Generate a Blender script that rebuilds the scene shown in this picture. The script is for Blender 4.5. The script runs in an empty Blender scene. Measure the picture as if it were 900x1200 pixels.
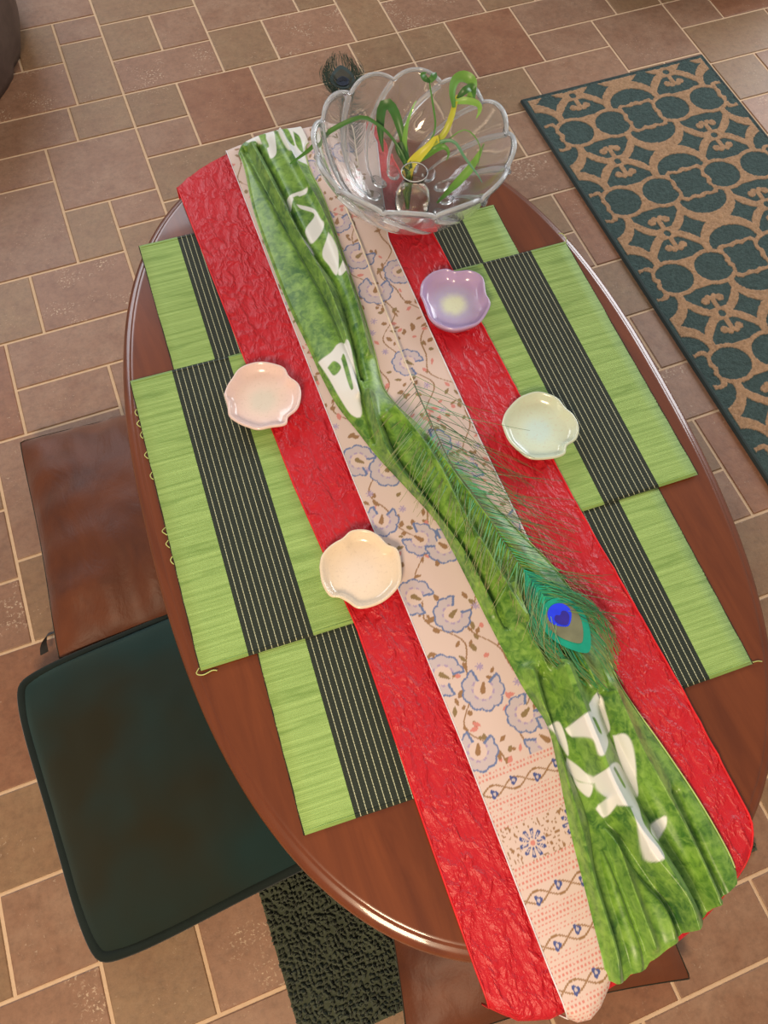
import bpy, bmesh, math, random
import numpy as np
from mathutils import Vector, Matrix
random.seed(7); RNG = np.random.default_rng(7)
S = bpy.context.scene
COL = S.collection
PI = math.pi

# ------------------------------------------------------------------ camera
# world: floor z=0, x and y follow the tile joints, lens stands 1.49 m above the floor
W = np.array([[0.93327558, -0.35822922, 0.02585582],
              [-0.31475351, -0.85043548, -0.42153258],
              [0.17299399, 0.38526786, -0.90644457]])
FPX, CAMZ = 947.564, 1.49
cd = bpy.data.cameras.new('camera'); cam = bpy.data.objects.new('camera', cd); COL.objects.link(cam)
cd.sensor_fit = 'VERTICAL'; cd.sensor_height = 36.0; cd.lens = FPX / 1200 * 36.0
cd.clip_start = .02; cd.clip_end = 60
Rm = (np.diag([1., -1., -1.]) @ W).T
M = Matrix([[*Rm[0], 0], [*Rm[1], 0], [*Rm[2], CAMZ], [0, 0, 0, 1]])
cam.matrix_world = M
S.camera = cam

# ------------------------------------------------------------------ light
S.view_settings.view_transform = 'Standard'; S.view_settings.look = 'None'
S.view_settings.gamma = 1; S.view_settings.use_curve_mapping = False
S.view_settings.exposure = -0.06
S.cycles.use_denoising = True
S.cycles.max_bounces = 28; S.cycles.transmission_bounces = 26; S.cycles.glossy_bounces = 8
wd = bpy.data.worlds.new('room_ambience'); S.world = wd; wd.use_nodes = True
wd.node_tree.nodes['Background'].inputs[0].default_value = (.94, .88, .82, 1)
wd.node_tree.nodes['Background'].inputs[1].default_value = .33

def area(name, loc, target, sx, sy, power, color):
    l = bpy.data.lights.new(name, 'AREA'); l.shape = 'RECTANGLE'; l.size = sx; l.size_y = sy
    l.energy = power; l.color = color
    o = bpy.data.objects.new(name, l); COL.objects.link(o); o.location = loc
    o.rotation_euler = (Vector(target) - Vector(loc)).to_track_quat('-Z', 'Y').to_euler()
    return o
area('window_daylight', (3.85, 2.30, 1.75), (.3, .5, .45), 1.7, 1.7, 100, (.92, .96, 1.0))
area('far_window_daylight', (-.95, 3.9, 2.3), (-.2, .6, .2), 2.4, 1.5, 70, (.86, .92, 1.0))
area('ceiling_lamp', (-.75, -.95, 2.05), (-.1, .1, 0), .5, .5, 52, (1.0, .77, .52))

# ------------------------------------------------------------------ helpers
def at(u, v, z):
    """point at height z seen at photograph position (u, v)"""
    d = W.T @ np.array([(u - 450) / FPX, (v - 600) / FPX, 1.0])
    t = (z - CAMZ) / d[2]
    return np.array([d[0] * t, d[1] * t, z])
def pts(lst, z): return np.array([at(u, v, z)[:2] for u, v in lst])
def project(x, y, z):
    c = W @ np.array([x, y, z - CAMZ]); return 450 + FPX * c[0] / c[2], 600 + FPX * c[1] / c[2]
def lin(r, g, b):
    f = lambda c: (c / 12.92 if c <= .04045 else ((c + .055) / 1.055) ** 2.4)
    return (f(r / 255), f(g / 255), f(b / 255))
def mesh_obj(name, verts, faces, mat, parent=None, smooth=True, loc=(0, 0, 0)):
    me = bpy.data.meshes.new(name)
    me.from_pydata([tuple(map(float, v)) for v in verts], [], [tuple(map(int, f)) for f in faces])
    return link(name, me, mat, parent, smooth, loc)
def fix_normals(o):
    bm = bmesh.new(); bm.from_mesh(o.data); bmesh.ops.recalc_face_normals(bm, faces=bm.faces); bm.to_mesh(o.data); bm.free(); return o
def link(name, me, mat, parent=None, smooth=True, loc=(0, 0, 0)):
    if mat is not None and not me.materials: me.materials.append(mat)
    if smooth: me.shade_smooth()
    o = bpy.data.objects.new(name, me); COL.objects.link(o); o.location = loc
    if parent is not None: o.parent = parent
    return o
def empty(name, loc=(0, 0, 0), rz=0):
    o = bpy.data.objects.new(name, None); COL.objects.link(o); o.location = loc
    o.rotation_euler = (0, 0, rz); o.empty_display_size = .05; return o
def tag(o, label, cat, group=None):
    o['label'] = label; o['category'] = cat
    if group: o['group'] = group
    return o
def grid_faces(nu, nv, wrap_u=False, off=0):
    i, j = np.meshgrid(np.arange(nu if wrap_u else nu - 1), np.arange(nv - 1), indexing='ij')
    a = i * nv + j; b = ((i + 1) % nu) * nv + j
    return (np.stack([a, b, b + 1, a + 1], -1).reshape(-1, 4) + off)
def big_mesh(name, V, F, mat, parent=None, colors=None, smooth=True):
    """quad mesh from numpy arrays, with an optional point colour attribute called dye"""
    V = np.asarray(V, np.float32); F = np.asarray(F, np.int32); k = F.shape[1]
    me = bpy.data.meshes.new(name)
    me.vertices.add(len(V)); me.vertices.foreach_set('co', V.ravel())
    me.loops.add(F.size); me.loops.foreach_set('vertex_index', F.ravel())
    me.polygons.add(len(F)); me.polygons.foreach_set('loop_start', np.arange(0, F.size, k, dtype=np.int32))
    me.update(calc_edges=True); me.validate()
    if colors is not None:
        c = np.ones((len(V), 4), np.float32); c[:, :3] = colors
        at_ = me.color_attributes.new('dye', 'FLOAT_COLOR', 'POINT'); at_.data.foreach_set('color', c.ravel())
    return link(name, me, mat, parent, smooth)
def join_geo(parts):
    V = []; F = []; n = 0
    for v, f in parts:
        V.append(np.asarray(v, float)); F.append(np.asarray(f) + n); n += len(v)
    return np.concatenate(V), np.concatenate(F)
def tube(path, rad, n=6, closed=False):
    P = np.asarray(path, float); m = len(P); rad = np.broadcast_to(rad, (m,))
    T = np.gradient(P, axis=0)
    if closed: T = np.roll(P, -1, 0) - np.roll(P, 1, 0)
    T /= np.linalg.norm(T, axis=1, keepdims=True) + 1e-12
    up = np.tile(np.array([0, 0, 1.]), (m, 1)); bad = np.abs(T[:, 2]) > .95; up[bad] = [1, 0, 0]
    A = np.cross(T, up); A /= np.linalg.norm(A, axis=1, keepdims=True) + 1e-12; B = np.cross(T, A)
    an = np.arange(n) * 2 * PI / n
    V = P[:, None] + rad[:, None, None] * (np.cos(an)[None, :, None] * A[:, None] + np.sin(an)[None, :, None] * B[:, None])
    F = []
    for i in range(m if closed else m - 1):
        for j in range(n):
            k = (i + 1) % m
            F.append((i * n + j, i * n + (j + 1) % n, k * n + (j + 1) % n, k * n + j))
    return V.reshape(-1, 3), np.array(F)
def ribbon(path, width, up=(0, 0, 1)):
    P = np.asarray(path, float); m = len(P); width = np.broadcast_to(width, (m,))
    T = np.gradient(P, axis=0); A = np.cross(T, np.array(up)); A /= np.linalg.norm(A, axis=1, keepdims=True) + 1e-12
    V = np.stack([P - A * width[:, None] / 2, P + A * width[:, None] / 2], 1).reshape(-1, 3)
    F = np.array([(2 * i, 2 * i + 1, 2 * i + 3, 2 * i + 2) for i in range(m - 1)])
    return V, F
def resample(P, n):
    P = np.asarray(P, float); d = np.r_[0, np.cumsum(np.linalg.norm(np.diff(P, axis=0), axis=1))]
    s = np.linspace(0, d[-1], n); return np.stack([np.interp(s, d, P[:, k]) for k in range(P.shape[1])], 1)
def spline(P, n):
    """Catmull-Rom through P, resampled to n points"""
    P = np.asarray(P, float); Q = np.vstack([2 * P[0] - P[1], P, 2 * P[-1] - P[-2]]); out = []
    for i in range(1, len(Q) - 2):
        for t in np.linspace(0, 1, 12, endpoint=False):
            a, b, c, d = Q[i - 1:i + 3]
            out.append(.5 * (2 * b + (c - a) * t + (2 * a - 5 * b + 4 * c - d) * t * t + (3 * b - a - 3 * c + d) * t ** 3))
    out.append(P[-1]); return resample(out, n)
def lathe(profile, n=48, cx=0, cy=0):
    pr = np.asarray(profile, float); a = np.arange(n) * 2 * PI / n
    V = np.stack([np.outer(np.cos(a), pr[:, 0]) + cx, np.outer(np.sin(a), pr[:, 0]) + cy, np.tile(pr[:, 1], (n, 1))], -1).reshape(-1, 3)
    return V, grid_faces(n, len(pr), True)
def vnoise(x, y, seed=0):
    """smooth value noise, -1..1"""
    r = np.random.default_rng(seed).random((64, 64)) * 2 - 1
    xi = np.floor(x).astype(int); yi = np.floor(y).astype(int); fx = x - xi; fy = y - yi
    fx = fx * fx * (3 - 2 * fx); fy = fy * fy * (3 - 2 * fy)
    g = lambda a, b: r[a % 64, b % 64]
    return (g(xi, yi) * (1 - fx) + g(xi + 1, yi) * fx) * (1 - fy) + (g(xi, yi + 1) * (1 - fx) + g(xi + 1, yi + 1) * fx) * fy
def inpoly(X, Y, poly):
    poly = np.asarray(poly); ins = np.zeros(X.shape, bool); n = len(poly)
    for i in range(n):
        x0, y0 = poly[i]; x1, y1 = poly[(i + 1) % n]
        c = ((y0 > Y) != (y1 > Y)) & (X < (x1 - x0) * (Y - y0) / (y1 - y0 + 1e-12) + x0)
        ins ^= c
    return ins
def polydist(X, Y, line):
    """unsigned distance, signed side and progress 0..1 of points against a polyline"""
    best = np.full(X.shape, 1e9); side = np.zeros(X.shape); prog = np.zeros(X.shape)
    L = np.r_[0, np.cumsum(np.linalg.norm(np.diff(line, axis=0), axis=1))]
    for i in range(len(line) - 1):
        a = line[i]; d = line[i + 1] - a; l2 = d @ d
        t = np.clip(((X - a[0]) * d[0] + (Y - a[1]) * d[1]) / l2, 0, 1)
        ex = X - a[0] - t * d[0]; ey = Y - a[1] - t * d[1]; q = np.hypot(ex, ey); m = q < best
        best[m] = q[m]; side[m] = np.sign(d[0] * ey - d[1] * ex)[m]; prog[m] = ((L[i] + t * math.sqrt(l2)) / L[-1])[m]
    return best, side, prog

# ------------------------------------------------------------------ materials
class NT:
    def __init__(s, name, rough=.6, spec=.5):
        s.m = bpy.data.materials.new(name); s.m.use_nodes = True; s.t = s.m.node_tree; s.n = s.t.nodes
        s.b = s.n['Principled BSDF']; s.b.inputs['Roughness'].default_value = rough
        s.b.inputs['Specular IOR Level'].default_value = spec; s._tc = None
    def new(s, typ, **kw):
        n = s.n.new(typ)
        for k, v in kw.items(): setattr(n, k, v)
        return n
    def l(s, a, b): s.t.links.new(a, b)
    def coord(s, scale=(1, 1, 1), out='Object', rot=(0, 0, 0), off=None):
        if s._tc is None: s._tc = s.new('ShaderNodeTexCoord')
        mp = s.new('ShaderNodeMapping'); mp.inputs['Scale'].default_value = scale; mp.inputs['Rotation'].default_value = rot
        s.l(s._tc.outputs[out], mp.inputs[0])
        if off is not None: s.l(off, mp.inputs['Location'])
        return mp.outputs[0]
    def noise(s, vec, scale, detail=4, rough=.55, dist=0):
        n = s.new('ShaderNodeTexNoise'); n.inputs['Scale'].default_value = scale; n.inputs['Detail'].default_value = detail
        n.inputs['Roughness'].default_value = rough; n.inputs['Distortion'].default_value = dist; s.l(vec, n.inputs['Vector']); return n.outputs[0]
    def ramp(s, fac, stops, interp='LINEAR'):
        r = s.new('ShaderNodeValToRGB'); r.color_ramp.interpolation = interp; e = r.color_ramp.elements
        while len(e) < len(stops): e.new(.5)
        for q, (p, c) in zip(e, stops):
            q.position = p; q.color = (*c, 1) if hasattr(c, '__len__') else (c, c, c, 1)
        s.l(fac, r.inputs[0]); return r.outputs[0]
    def mix(s, fac, a, b, mode='MIX'):
        n = s.new('ShaderNodeMix', data_type='RGBA', blend_type=mode)
        for k, v in ((0, fac), (6, a), (7, b)):
            if isinstance(v, (int, float)): n.inputs[k].default_value = v
            elif hasattr(v, '__len__'): n.inputs[k].default_value = (*v, 1)
            else: s.l(v, n.inputs[k])
        return n.outputs[2]
    def math(s, op, a, b=0.):
        n = s.new('ShaderNodeMath', operation=op)
        for k, v in ((0, a), (1, b)):
            if isinstance(v, (int, float)): n.inputs[k].default_value = v
            else: s.l(v, n.inputs[k])
        return n.outputs[0]
    def bump(s, h, strength=.3, dist=.002):
        n = s.new('ShaderNodeBump'); n.inputs['Strength'].default_value = strength; n.inputs['Distance'].default_value = dist
        s.l(h, n.inputs['Height']); s.l(n.outputs[0], s.b.inputs['Normal'])
    def color(s, c):
        if hasattr(c, '__len__'): s.b.inputs['Base Color'].default_value = (*c, 1)
        else: s.l(c, s.b.inputs['Base Color'])
    def set(s, **kw):
        for k, v in kw.items():
            s.b.inputs[k.replace('_', ' ')].default_value = (*v, 1) if hasattr(v, '__len__') else v

def tile_mat(name, c1, c2, specks=False):
    t = NT(name, .50, .45)
    oi = t.new('ShaderNodeObjectInfo'); off = t.math('MULTIPLY', oi.outputs['Random'], 37.0)
    v = t.coord(off=off)
    a = t.noise(v, 17, 5, .65); b = t.noise(v, 70, 5, .75); c = t.noise(v, 190, 3, .6)
    base = t.mix(t.ramp(a, [(.3, 0.), (.7, 1.)]), c1, c2)
    base = t.mix(.55, base, t.ramp(b, [(.3, .62), (.5, 1.), (.72, 1.28)]), 'MULTIPLY')
    base = t.mix(.4, base, t.ramp(oi.outputs['Random'], [(0., .86), (1., 1.14)]), 'MULTIPLY')
    pit = t.ramp(c, [(.62 if not specks else .56, 0.), (.70 if not specks else .64, 1.)])
    mask = t.math('MULTIPLY', pit, t.ramp(t.noise(v, 14, 2), [(.5, 0.), (.62, 1.)]))
    base = t.mix(t.math('MULTIPLY', mask, .45 if not specks else .8), base, lin(205, 178, 150))
    t.color(base)
    t.bump(t.math('ADD', b, t.math('MULTIPLY', mask, -.5)), .35, .0015)
    return t.m
TILE = [tile_mat('tile_rust', lin(130, 84, 58), lin(146, 102, 74)),
        tile_mat('tile_sand', lin(142, 112, 82), lin(134, 100, 72)),
        tile_mat('tile_clay', lin(134, 96, 72), lin(150, 116, 92)),
        tile_mat('tile_specked', lin(136, 98, 74), lin(150, 112, 88), True)]
def m_grout():
    t = NT('grout', .85, .2); n = t.noise(t.coord(), 120, 4)
    t.color(t.mix(n, lin(200, 168, 136), lin(220, 190, 158))); t.bump(n, .3, .001); return t.m
def m_wood():
    t = NT('varnished_wood', .30, .35)
    v = t.coord((1, .09, 1)); a = t.noise(v, 38, 6, .62, .6); b = t.noise(t.coord((1, .3, 1)), 4.5, 3)
    c = t.mix(t.ramp(a, [(.3, 0.), (.7, 1.)]), lin(88, 40, 18), lin(122, 62, 30))
    c = t.mix(t.ramp(b, [(.35, .0), (.7, .6)]), c, lin(106, 54, 28))
    t.color(c); t.set(Coat_Weight=.45, Coat_Roughness=.06); t.bump(a, .05, .001); return t.m
def m_fabric(name, c1, c2, rough=.8, scale=700, sheen=.2, bump=.3, spec=.25):
    t = NT(name, rough, spec); n = t.noise(t.coord(), scale, 2); b = t.noise(t.coord(), 18, 4)
    t.color(t.mix(b, c1, c2)); t.set(Sheen_Weight=sheen, Sheen_Roughness=.4); t.bump(n, bump, .0008); return t.m
def m_red():
    t = NT('red_crushed_satin', .46, .5)
    v = t.coord((1, .55, 1)); a = t.noise(v, 42, 4, .5, .3); b = t.noise(t.coord((1, .45, 1)), 120, 4, .6, .4); fine = t.noise(t.coord(), 900, 2)
    r1 = t.math('ABSOLUTE', t.math('SUBTRACT', a, .5)); ridge = t.ramp(r1, [(0., 1.), (.09, .35), (.3, 0.)])
    c = t.mix(t.noise(t.coord(), 5, 3), lin(184, 12, 28), lin(198, 18, 34))
    t.color(c); t.set(Sheen_Weight=.35, Sheen_Roughness=.35, Sheen_Tint=lin(255, 90, 90))
    h = t.math('ADD', t.math('MULTIPLY', ridge, 1.), t.math('ADD', t.math('MULTIPLY', b, .8), t.math('MULTIPLY', fine, .06)))
    t.bump(h, .8, .0035); return t.m
def m_dyed(name, rough, spec, scale=900, bump=.2, sheen=.1, bdist=.0006):
    t = NT(name, rough, spec); at_ = t.new('ShaderNodeVertexColor', layer_name='dye')
    t.color(at_.outputs[0]); t.set(Sheen_Weight=sheen); t.bump(t.noise(t.coord(), scale, 3), bump, bdist); return t.m
def m_batik():
    t = NT('green_batik_sateen', .40, .5); at_ = t.new('ShaderNodeVertexColor', layer_name='dye')
    v = t.coord(); n = t.noise(v, 30, 5, .62, .5); n2 = t.noise(v, 90, 4, .6, .8)
    g = t.mix(t.ramp(n, [(.33, 0.), (.68, 1.)]), lin(44, 96, 26), lin(122, 164, 54))
    g = t.mix(t.ramp(n2, [(.45, 0.), (.7, .55)]), g, lin(150, 186, 84))
    g = t.mix(t.ramp(n2, [(.3, .5), (.45, 0.)]), g, lin(30, 74, 24))
    t.color(t.mix(at_.outputs[0], g, lin(224, 224, 220))); t.set(Sheen_Weight=.15)
    t.bump(t.noise(v, 900, 2), .08, .0005); return t.m
def m_mat():
    t = NT('woven_green_and_black', .68, .35)
    v = t.coord(); sep = t.new('ShaderNodeSeparateXYZ'); t.l(v, sep.inputs[0]); x, y = sep.outputs[0], sep.outputs[1]
    st = t.noise(t.coord((3, 160, 1)), 1.0, 5, .75); st2 = t.noise(t.coord((5, 34, 1)), 1.0, 4, .6); fine = t.noise(t.coord((600, 900, 1)), 1.0, 1)
    green = t.mix(t.ramp(st, [(.32, 0.), (.66, 1.)]), lin(118, 150, 72), lin(166, 196, 114))
    green = t.mix(t.ramp(st2, [(.36, .55), (.46, 0.)]), green, lin(104, 138, 60))
    dark = t.mix(fine, lin(20, 28, 20), lin(40, 50, 36))
    # thin cream warp threads every 8 mm, broken up along their length
    f = t.math('FRACT', t.math('MULTIPLY', t.math('SUBTRACT', x, .0655), 1 / .0082))
    thr = t.math('LESS_THAN', t.math('ABSOLUTE', t.math('SUBTRACT', f, .5)), .062)
    dash = t.math('GREATER_THAN', t.math('FRACT', t.math('MULTIPLY', y, 240.)), .12)
    dark = t.mix(t.math('MULTIPLY', thr, dash), dark, lin(190, 192, 158))
    a = t.math('MULTIPLY', t.math('GREATER_THAN', x, .063), t.math('LESS_THAN', x, .150))
    b = t.math('MULTIPLY', t.math('GREATER_THAN', x, .21), t.math('LESS_THAN', x, .297))
    t.color(t.mix(t.math('MAXIMUM', a, b), green, dark))
    w = t.math('SINE', t.math('MULTIPLY', y, 2600.))
    t.bump(t.math('ADD', t.math('MULTIPLY', w, .4), st), .4, .0012); t.set(Sheen_Weight=.1); return t.m
def m_ceramic(name, c_mid, c_rim, center=None, spark=.0):
    t = NT(name, .22, .5); v = t.coord()
    ln = t.new('ShaderNodeVectorMath', operation='LENGTH'); t.l(v, ln.inputs[0])
    n = t.noise(v, 60, 5, .65); r = t.math('ADD', ln.outputs['Value'], t.math('MULTIPLY', t.math('SUBTRACT', n, .5), .012))
    st = [(0., center or c_mid), (.014, center or c_mid), (.026, c_mid), (.044, c_rim)]
    c = t.ramp(r, st)
    c = t.mix(t.ramp(t.noise(v, 300, 3), [(.55, 0.), (.75, .35)]), c, lin(200, 180, 160))
    t.color(c); t.set(Coat_Weight=.4, Coat_Roughness=.1); t.bump(n, .05, .001); return t.m
def m_glass(name, col=(1, 1, 1), rough=.0):
    t = NT(name, rough, .5); t.color(col); t.set(Transmission_Weight=1.0, IOR=1.42); return t.m
def m_simple(name, c, rough=.6, spec=.4, **kw):
    t = NT(name, rough, spec); n = t.noise(t.coord(), 40, 3)
    t.color(t.mix(t.ramp(n, [(.3, 0.), (.7, 1.)]), tuple(x * .8 for x in c), tuple(min(1, x * 1.15) for x in c))); t.set(**kw); return t.m
def m_leather():
    t = NT('brown_suede_leather', .55, .4); v = t.coord()
    n = t.noise(v, 7, 4, .6, .6); f = t.noise(v, 260, 3)
    t.color(t.mix(t.ramp(n, [(.3, 0.), (.72, 1.)]), lin(78, 36, 14), lin(112, 58, 26)))
    w = t.noise(t.coord((1, .5, 1), rot=(0, 0, .5)), 16, 4, .55, 1.0)
    t.bump(t.math('ADD', t.math('MULTIPLY', w, 1.), t.math('MULTIPLY', f, .08)), .4, .008); t.set(Sheen_Weight=.25, Sheen_Roughness=.4); return t.m
def m_velvet():
    t = NT('dark_green_velvet', .85, .15); v = t.coord(); n = t.noise(v, 5, 4)
    n = t.noise(v, 3.2, 3, .5); t.color(t.mix(t.ramp(n, [(.38, 0.), (.62, 1.)]), lin(40, 36, 22), lin(30, 48, 46))); t.set(Sheen_Weight=.35, Sheen_Roughness=.5, Sheen_Tint=lin(130, 170, 165))  # olive and teal patches paint the nap's sheen into the colour
    t.bump(t.noise(v, 420, 3), .15, .001); return t.m
def m_leaf():
    t = NT('leaf_green', .38, .5); at_ = t.new('ShaderNodeVertexColor', layer_name='dye'); t.color(at_.outputs[0])
    t.set(Transmission_Weight=.0, Subsurface_Weight=.0); t.bump(t.noise(t.coord(), 250, 2), .1, .0006); return t.m
M_GROUT = m_grout(); M_WOOD = m_wood(); M_RED = m_red(); M_BATIK = m_batik(); M_MAT = m_mat()
M_PRINT = m_dyed('printed_cream_cotton', .5, .45, sheen=.15); M_RUG = m_dyed('rug_pile', .95, .1, scale=420, bump=.9, bdist=.004)
M_GLASS = m_glass('crystal_glass', (1., 1., 1.), .045); M_RIM = m_glass('painted_glint_glass_edge', (.93, .96, 1.), .06); M_RIM.node_tree.nodes['Principled BSDF'].inputs['Transmission Weight'].default_value = .70; M_RIB = m_glass('pressed_glass_rib', (.95, .97, 1.), .06); M_RIB.node_tree.nodes['Principled BSDF'].inputs['Transmission Weight'].default_value = .72; M_GLASS.node_tree.nodes['Principled BSDF'].inputs['Transmission Weight'].default_value = .95; M_VASE = m_glass('vase_glass', (.99, .97, .93)); M_WATER = m_glass('cloudy_water', (.96, .9, .78), .08); M_WATER.node_tree.nodes['Principled BSDF'].inputs['IOR'].default_value = 1.33  # white mixed into bowl and rim glass stands in for window reflections and haze
M_LEATHER = m_leather(); M_VELVET = m_velvet(); M_LEAF = m_leaf()
M_CORD = m_fabric('dark_piping_cord', lin(18, 26, 24), lin(32, 42, 38), .9)
M_BIND = m_fabric('slate_rug_binding', lin(40, 50, 50), lin(58, 68, 66), .9)
M_SHAG = m_fabric('charcoal_green_shag', lin(50, 56, 44), lin(84, 90, 72), .95, 200)
M_BLACKTHREAD = m_fabric('black_overlock_thread', lin(26, 22, 16), lin(60, 54, 38), .9)
M_LIMETHREAD = m_simple('pale_lime_thread', lin(190, 200, 120), .8)
M_SHAFT = m_simple('ivory_quill', lin(222, 204, 178), .4)
M_SHAFT2 = m_simple('olive_shaft', lin(96, 104, 74), .4)
M_WHITEHEM = m_simple('white_hem', lin(225, 220, 225), .6)
M_REDHEM = m_simple('red_piping', lin(214, 30, 36), .5)
M_TAGCLOTH = m_simple('grey_woven_tag', lin(70, 70, 72), .8)
M_BARB = m_dyed('iridescent_barbs', .35, .6, sheen=.0)

# ------------------------------------------------------------------ floor of modular tiles
PX, PY = .7775, .70
CELL = [(.075, 1.309, .350, 1.447, 3), (.350, 1.309, .507, 1.483, 1), (.507, 1.309, .7315, 1.483, 3), (.7315, 1.309, .8525, 1.556, 1),
        (.075, 1.447, .2155, 1.603, 1), (.2155, 1.447, .350, 1.603, 2), (.350, 1.483, .6205, 1.762, 2), (.6205, 1.483, .7315, 1.653, 1),
        (.7315, 1.556, .8525, 1.653, 2), (.075, 1.603, .350, 1.762, 1), (.6205, 1.653, .8525, 1.878, 2), (.075, 1.878, .2165, 2.009, 1),
        (.075, 1.762, .2165, 1.878, 2), (.2165, 1.762, .4205, 2.009, 0), (.4205, 1.878, .7045, 2.009, 2), (.4205, 1.762, .6205, 1.878, 2),
        (.7045, 1.878, .8525, 2.009, 1)]
FX0, FX1, FY0, FY1 = -1.9, 3.4, -1.5, 4.0
floor = mesh_obj('floor', [(FX0, FY0, -.02), (FX1, FY0, -.02), (FX1, FY1, -.02), (FX0, FY1, -.02),
                           (FX0, FY0, -.0022), (FX1, FY0, -.0022), (FX1, FY1, -.0022), (FX0, FY1, -.0022)],
                 [(3, 2, 1, 0), (4, 5, 6, 7), (0, 1, 5, 4), (1, 2, 6, 5), (2, 3, 7, 6), (3, 0, 4, 7)], M_GROUT, smooth=False)
floor['kind'] = 'structure'
G = .0032; BV = .0016
def tile_geo(w, h):
    a, b = w / 2 - G, h / 2 - G; c, d = a - BV, b - BV
    V = [(-a, -b, -.003), (a, -b, -.003), (a, b, -.003), (-a, b, -.003), (-a, -b, -BV * .6), (a, -b, -BV * .6), (a, b, -BV * .6), (-a, b, -BV * .6),
         (-c, -d, 0), (c, -d, 0), (c, d, 0), (-c, d, 0)]
    F = [(0, 1, 5, 4), (1, 2, 6, 5), (2, 3, 7, 6), (3, 0, 4, 7), (4, 5, 9, 8), (5, 6, 10, 9), (6, 7, 11, 10), (7, 4, 8, 11), (8, 9, 10, 11)]
    return V, F
tile_me = []
for (x0, y0, x1, y1, mt) in CELL:
    v, f = tile_geo(x1 - x0, y1 - y0); me = bpy.data.meshes.new('tile'); me.from_pydata(v, [], f); me.materials.append(TILE[mt]); tile_me.append(me)
far = []; n_t = 0
for i in range(-3, 5):
    for j in range(-4, 4):
        for k, (x0, y0, x1, y1, mt) in enumerate(CELL):
            cx, cy = (x0 + x1) / 2 + i * PX, (y0 + y1) / 2 + j * PY
            if not (FX0 < cx - .14 and cx + .14 < FX1 and FY0 < cy - .14 and cy + .14 < FY1): continue
            us = [project(cx + sx * (x1 - x0) / 2, cy + sy * (y1 - y0) / 2, 0) for sx in (-1, 1) for sy in (-1, 1)]
            vis = max(u for u, v in us) > -25 and min(u for u, v in us) < 925 and max(v for u, v in us) > -25 and min(v for u, v in us) < 1225
            if vis:
                o = bpy.data.objects.new('tile', tile_me[k]); COL.objects.link(o); o.parent = floor
                o.location = (cx, cy, random.uniform(-.0002, .0002)); n_t += 1
            else:
                v, f = tile_geo(x1 - x0, y1 - y0); far.append((np.array(v) + [cx, cy, 0], f))
print('tiles', n_t)
v, f = join_geo([(a, np.array(b)) for a, b in far])
o = mesh_obj('outlying_tiles', v, f, TILE[2], floor, smooth=False); o['kind'] = 'stuff'

# ------------------------------------------------------------------ trellis rug
def cellrug(X, Y):
    """True where the tan loops stand; X, Y in cm from a quatrefoil centre"""
    A, B = 28.6, 25.7
    wob = .18 * vnoise(X * 1.3, Y * 1.3, 3)
    x = (X + A / 2) % A - A / 2; y = (Y + B / 2) % B - B / 2; ax, ay = abs(x), abs(y)
    r = np.hypot(x, y); th = np.arctan2(y, x)
    q = 4.5 - .75 * np.cos(4 * th) + .38 * np.cos(8 * th)
    dark = r < q + wob
    ring = r < q + 1.25 + wob
    el = lambda cx, cy, a, b: np.hypot((ax - cx) / a, (ay - cy) / b)
    lobe = el(8.9, 0, 4.75, 4.3) < 1
    lobe_big = el(8.9, 0, 5.9, 5.4) < 1
    arch = (np.hypot(x / 6.3, (ay - 5.3) / 5.1) < 1) & ~lobe_big
    arch_big = np.hypot(x / 7.45, (ay - 5.3) / 6.2) < 1
    dark |= (lobe | arch) & ~ring
    dx = abs(ax - 7.35); dy = abs(ay - B / 2)           # four-cornered stars beside each scroll
    star = ((dx + .001) ** .78 + (dy + .001) ** .78) < (4.15 + wob) ** .78
    dark |= star & ~arch_big
    fx = ax - A / 2; fy = B / 2 - ay; afx = abs(fx)      # fans above and below each scroll
    fan = (fy > 1.75) & (fy < 8.2) & (afx < 1.9 + 1.35 * (fy - 1.75) ** .8) & (afx < 6.2)
    curl = (np.hypot(afx - 1.9, fy - 4.3) < 1.0) | ((afx < .62) & (fy < 4.9)) | (np.hypot(afx - .8, fy - 5.0) < .8)
    dark |= fan & ~curl & ~lobe_big & ~arch_big
    dark |= np.hypot(fx, fy) < .95
    return ~dark
RX0, RX1, RY0, RY1 = 1.060, 1.619, .09, 1.636
nx, ny = 260, 700
gx = np.linspace(RX0 + .006, RX1 - .006, nx); gy = np.linspace(RY0 + .006, RY1 - .006, ny)
X, Y = np.meshgrid(gx, gy, indexing='ij')
tan = cellrug((X - 1.341) * 100, (Y - 1.474) * 100)
edge = (X < RX0 + .014) | (X > RX1 - .014) | (Y > RY1 - .014) | (Y < RY0 + .014)
tan &= ~edge
nz = vnoise(X * 330, Y * 330, 1); nz2 = vnoise(X * 150, Y * 150, 5)
rug = empty('patterned_rug', ((RX0 + RX1) / 2, (RY0 + RY1) / 2, 0))
tag(rug, 'dark teal rug with a tan trellis pattern right of the table', 'rug')
ox, oy = rug.location.x, rug.location.y
Z = .0085 + .0016 * tan + .0008 * nz + .0005 * nz2
cT = np.array(lin(170, 134, 102)); cD = np.array(lin(62, 80, 78))
Cc = np.where(tan[..., None], cT, cD) * (1 + .22 * nz[..., None] + .12 * nz2[..., None])
big_mesh('pile', np.stack([X - ox, Y - oy, Z], -1).reshape(-1, 3), grid_faces(nx, ny), M_RUG, rug, Cc.reshape(-1, 3))
hw, hh = (RX1 - RX0) / 2, (RY1 - RY0) / 2
v = []; f = []
for k, (ins, z) in enumerate([(0, .0), (0, .005), (.002, .0088), (.006, .0092), (.008, .0085), (.008, .003)]):
    v += [(-hw + ins, -hh + ins, z), (hw - ins, -hh + ins, z), (hw - ins, hh - ins, z), (-hw + ins, hh - ins, z)]
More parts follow.
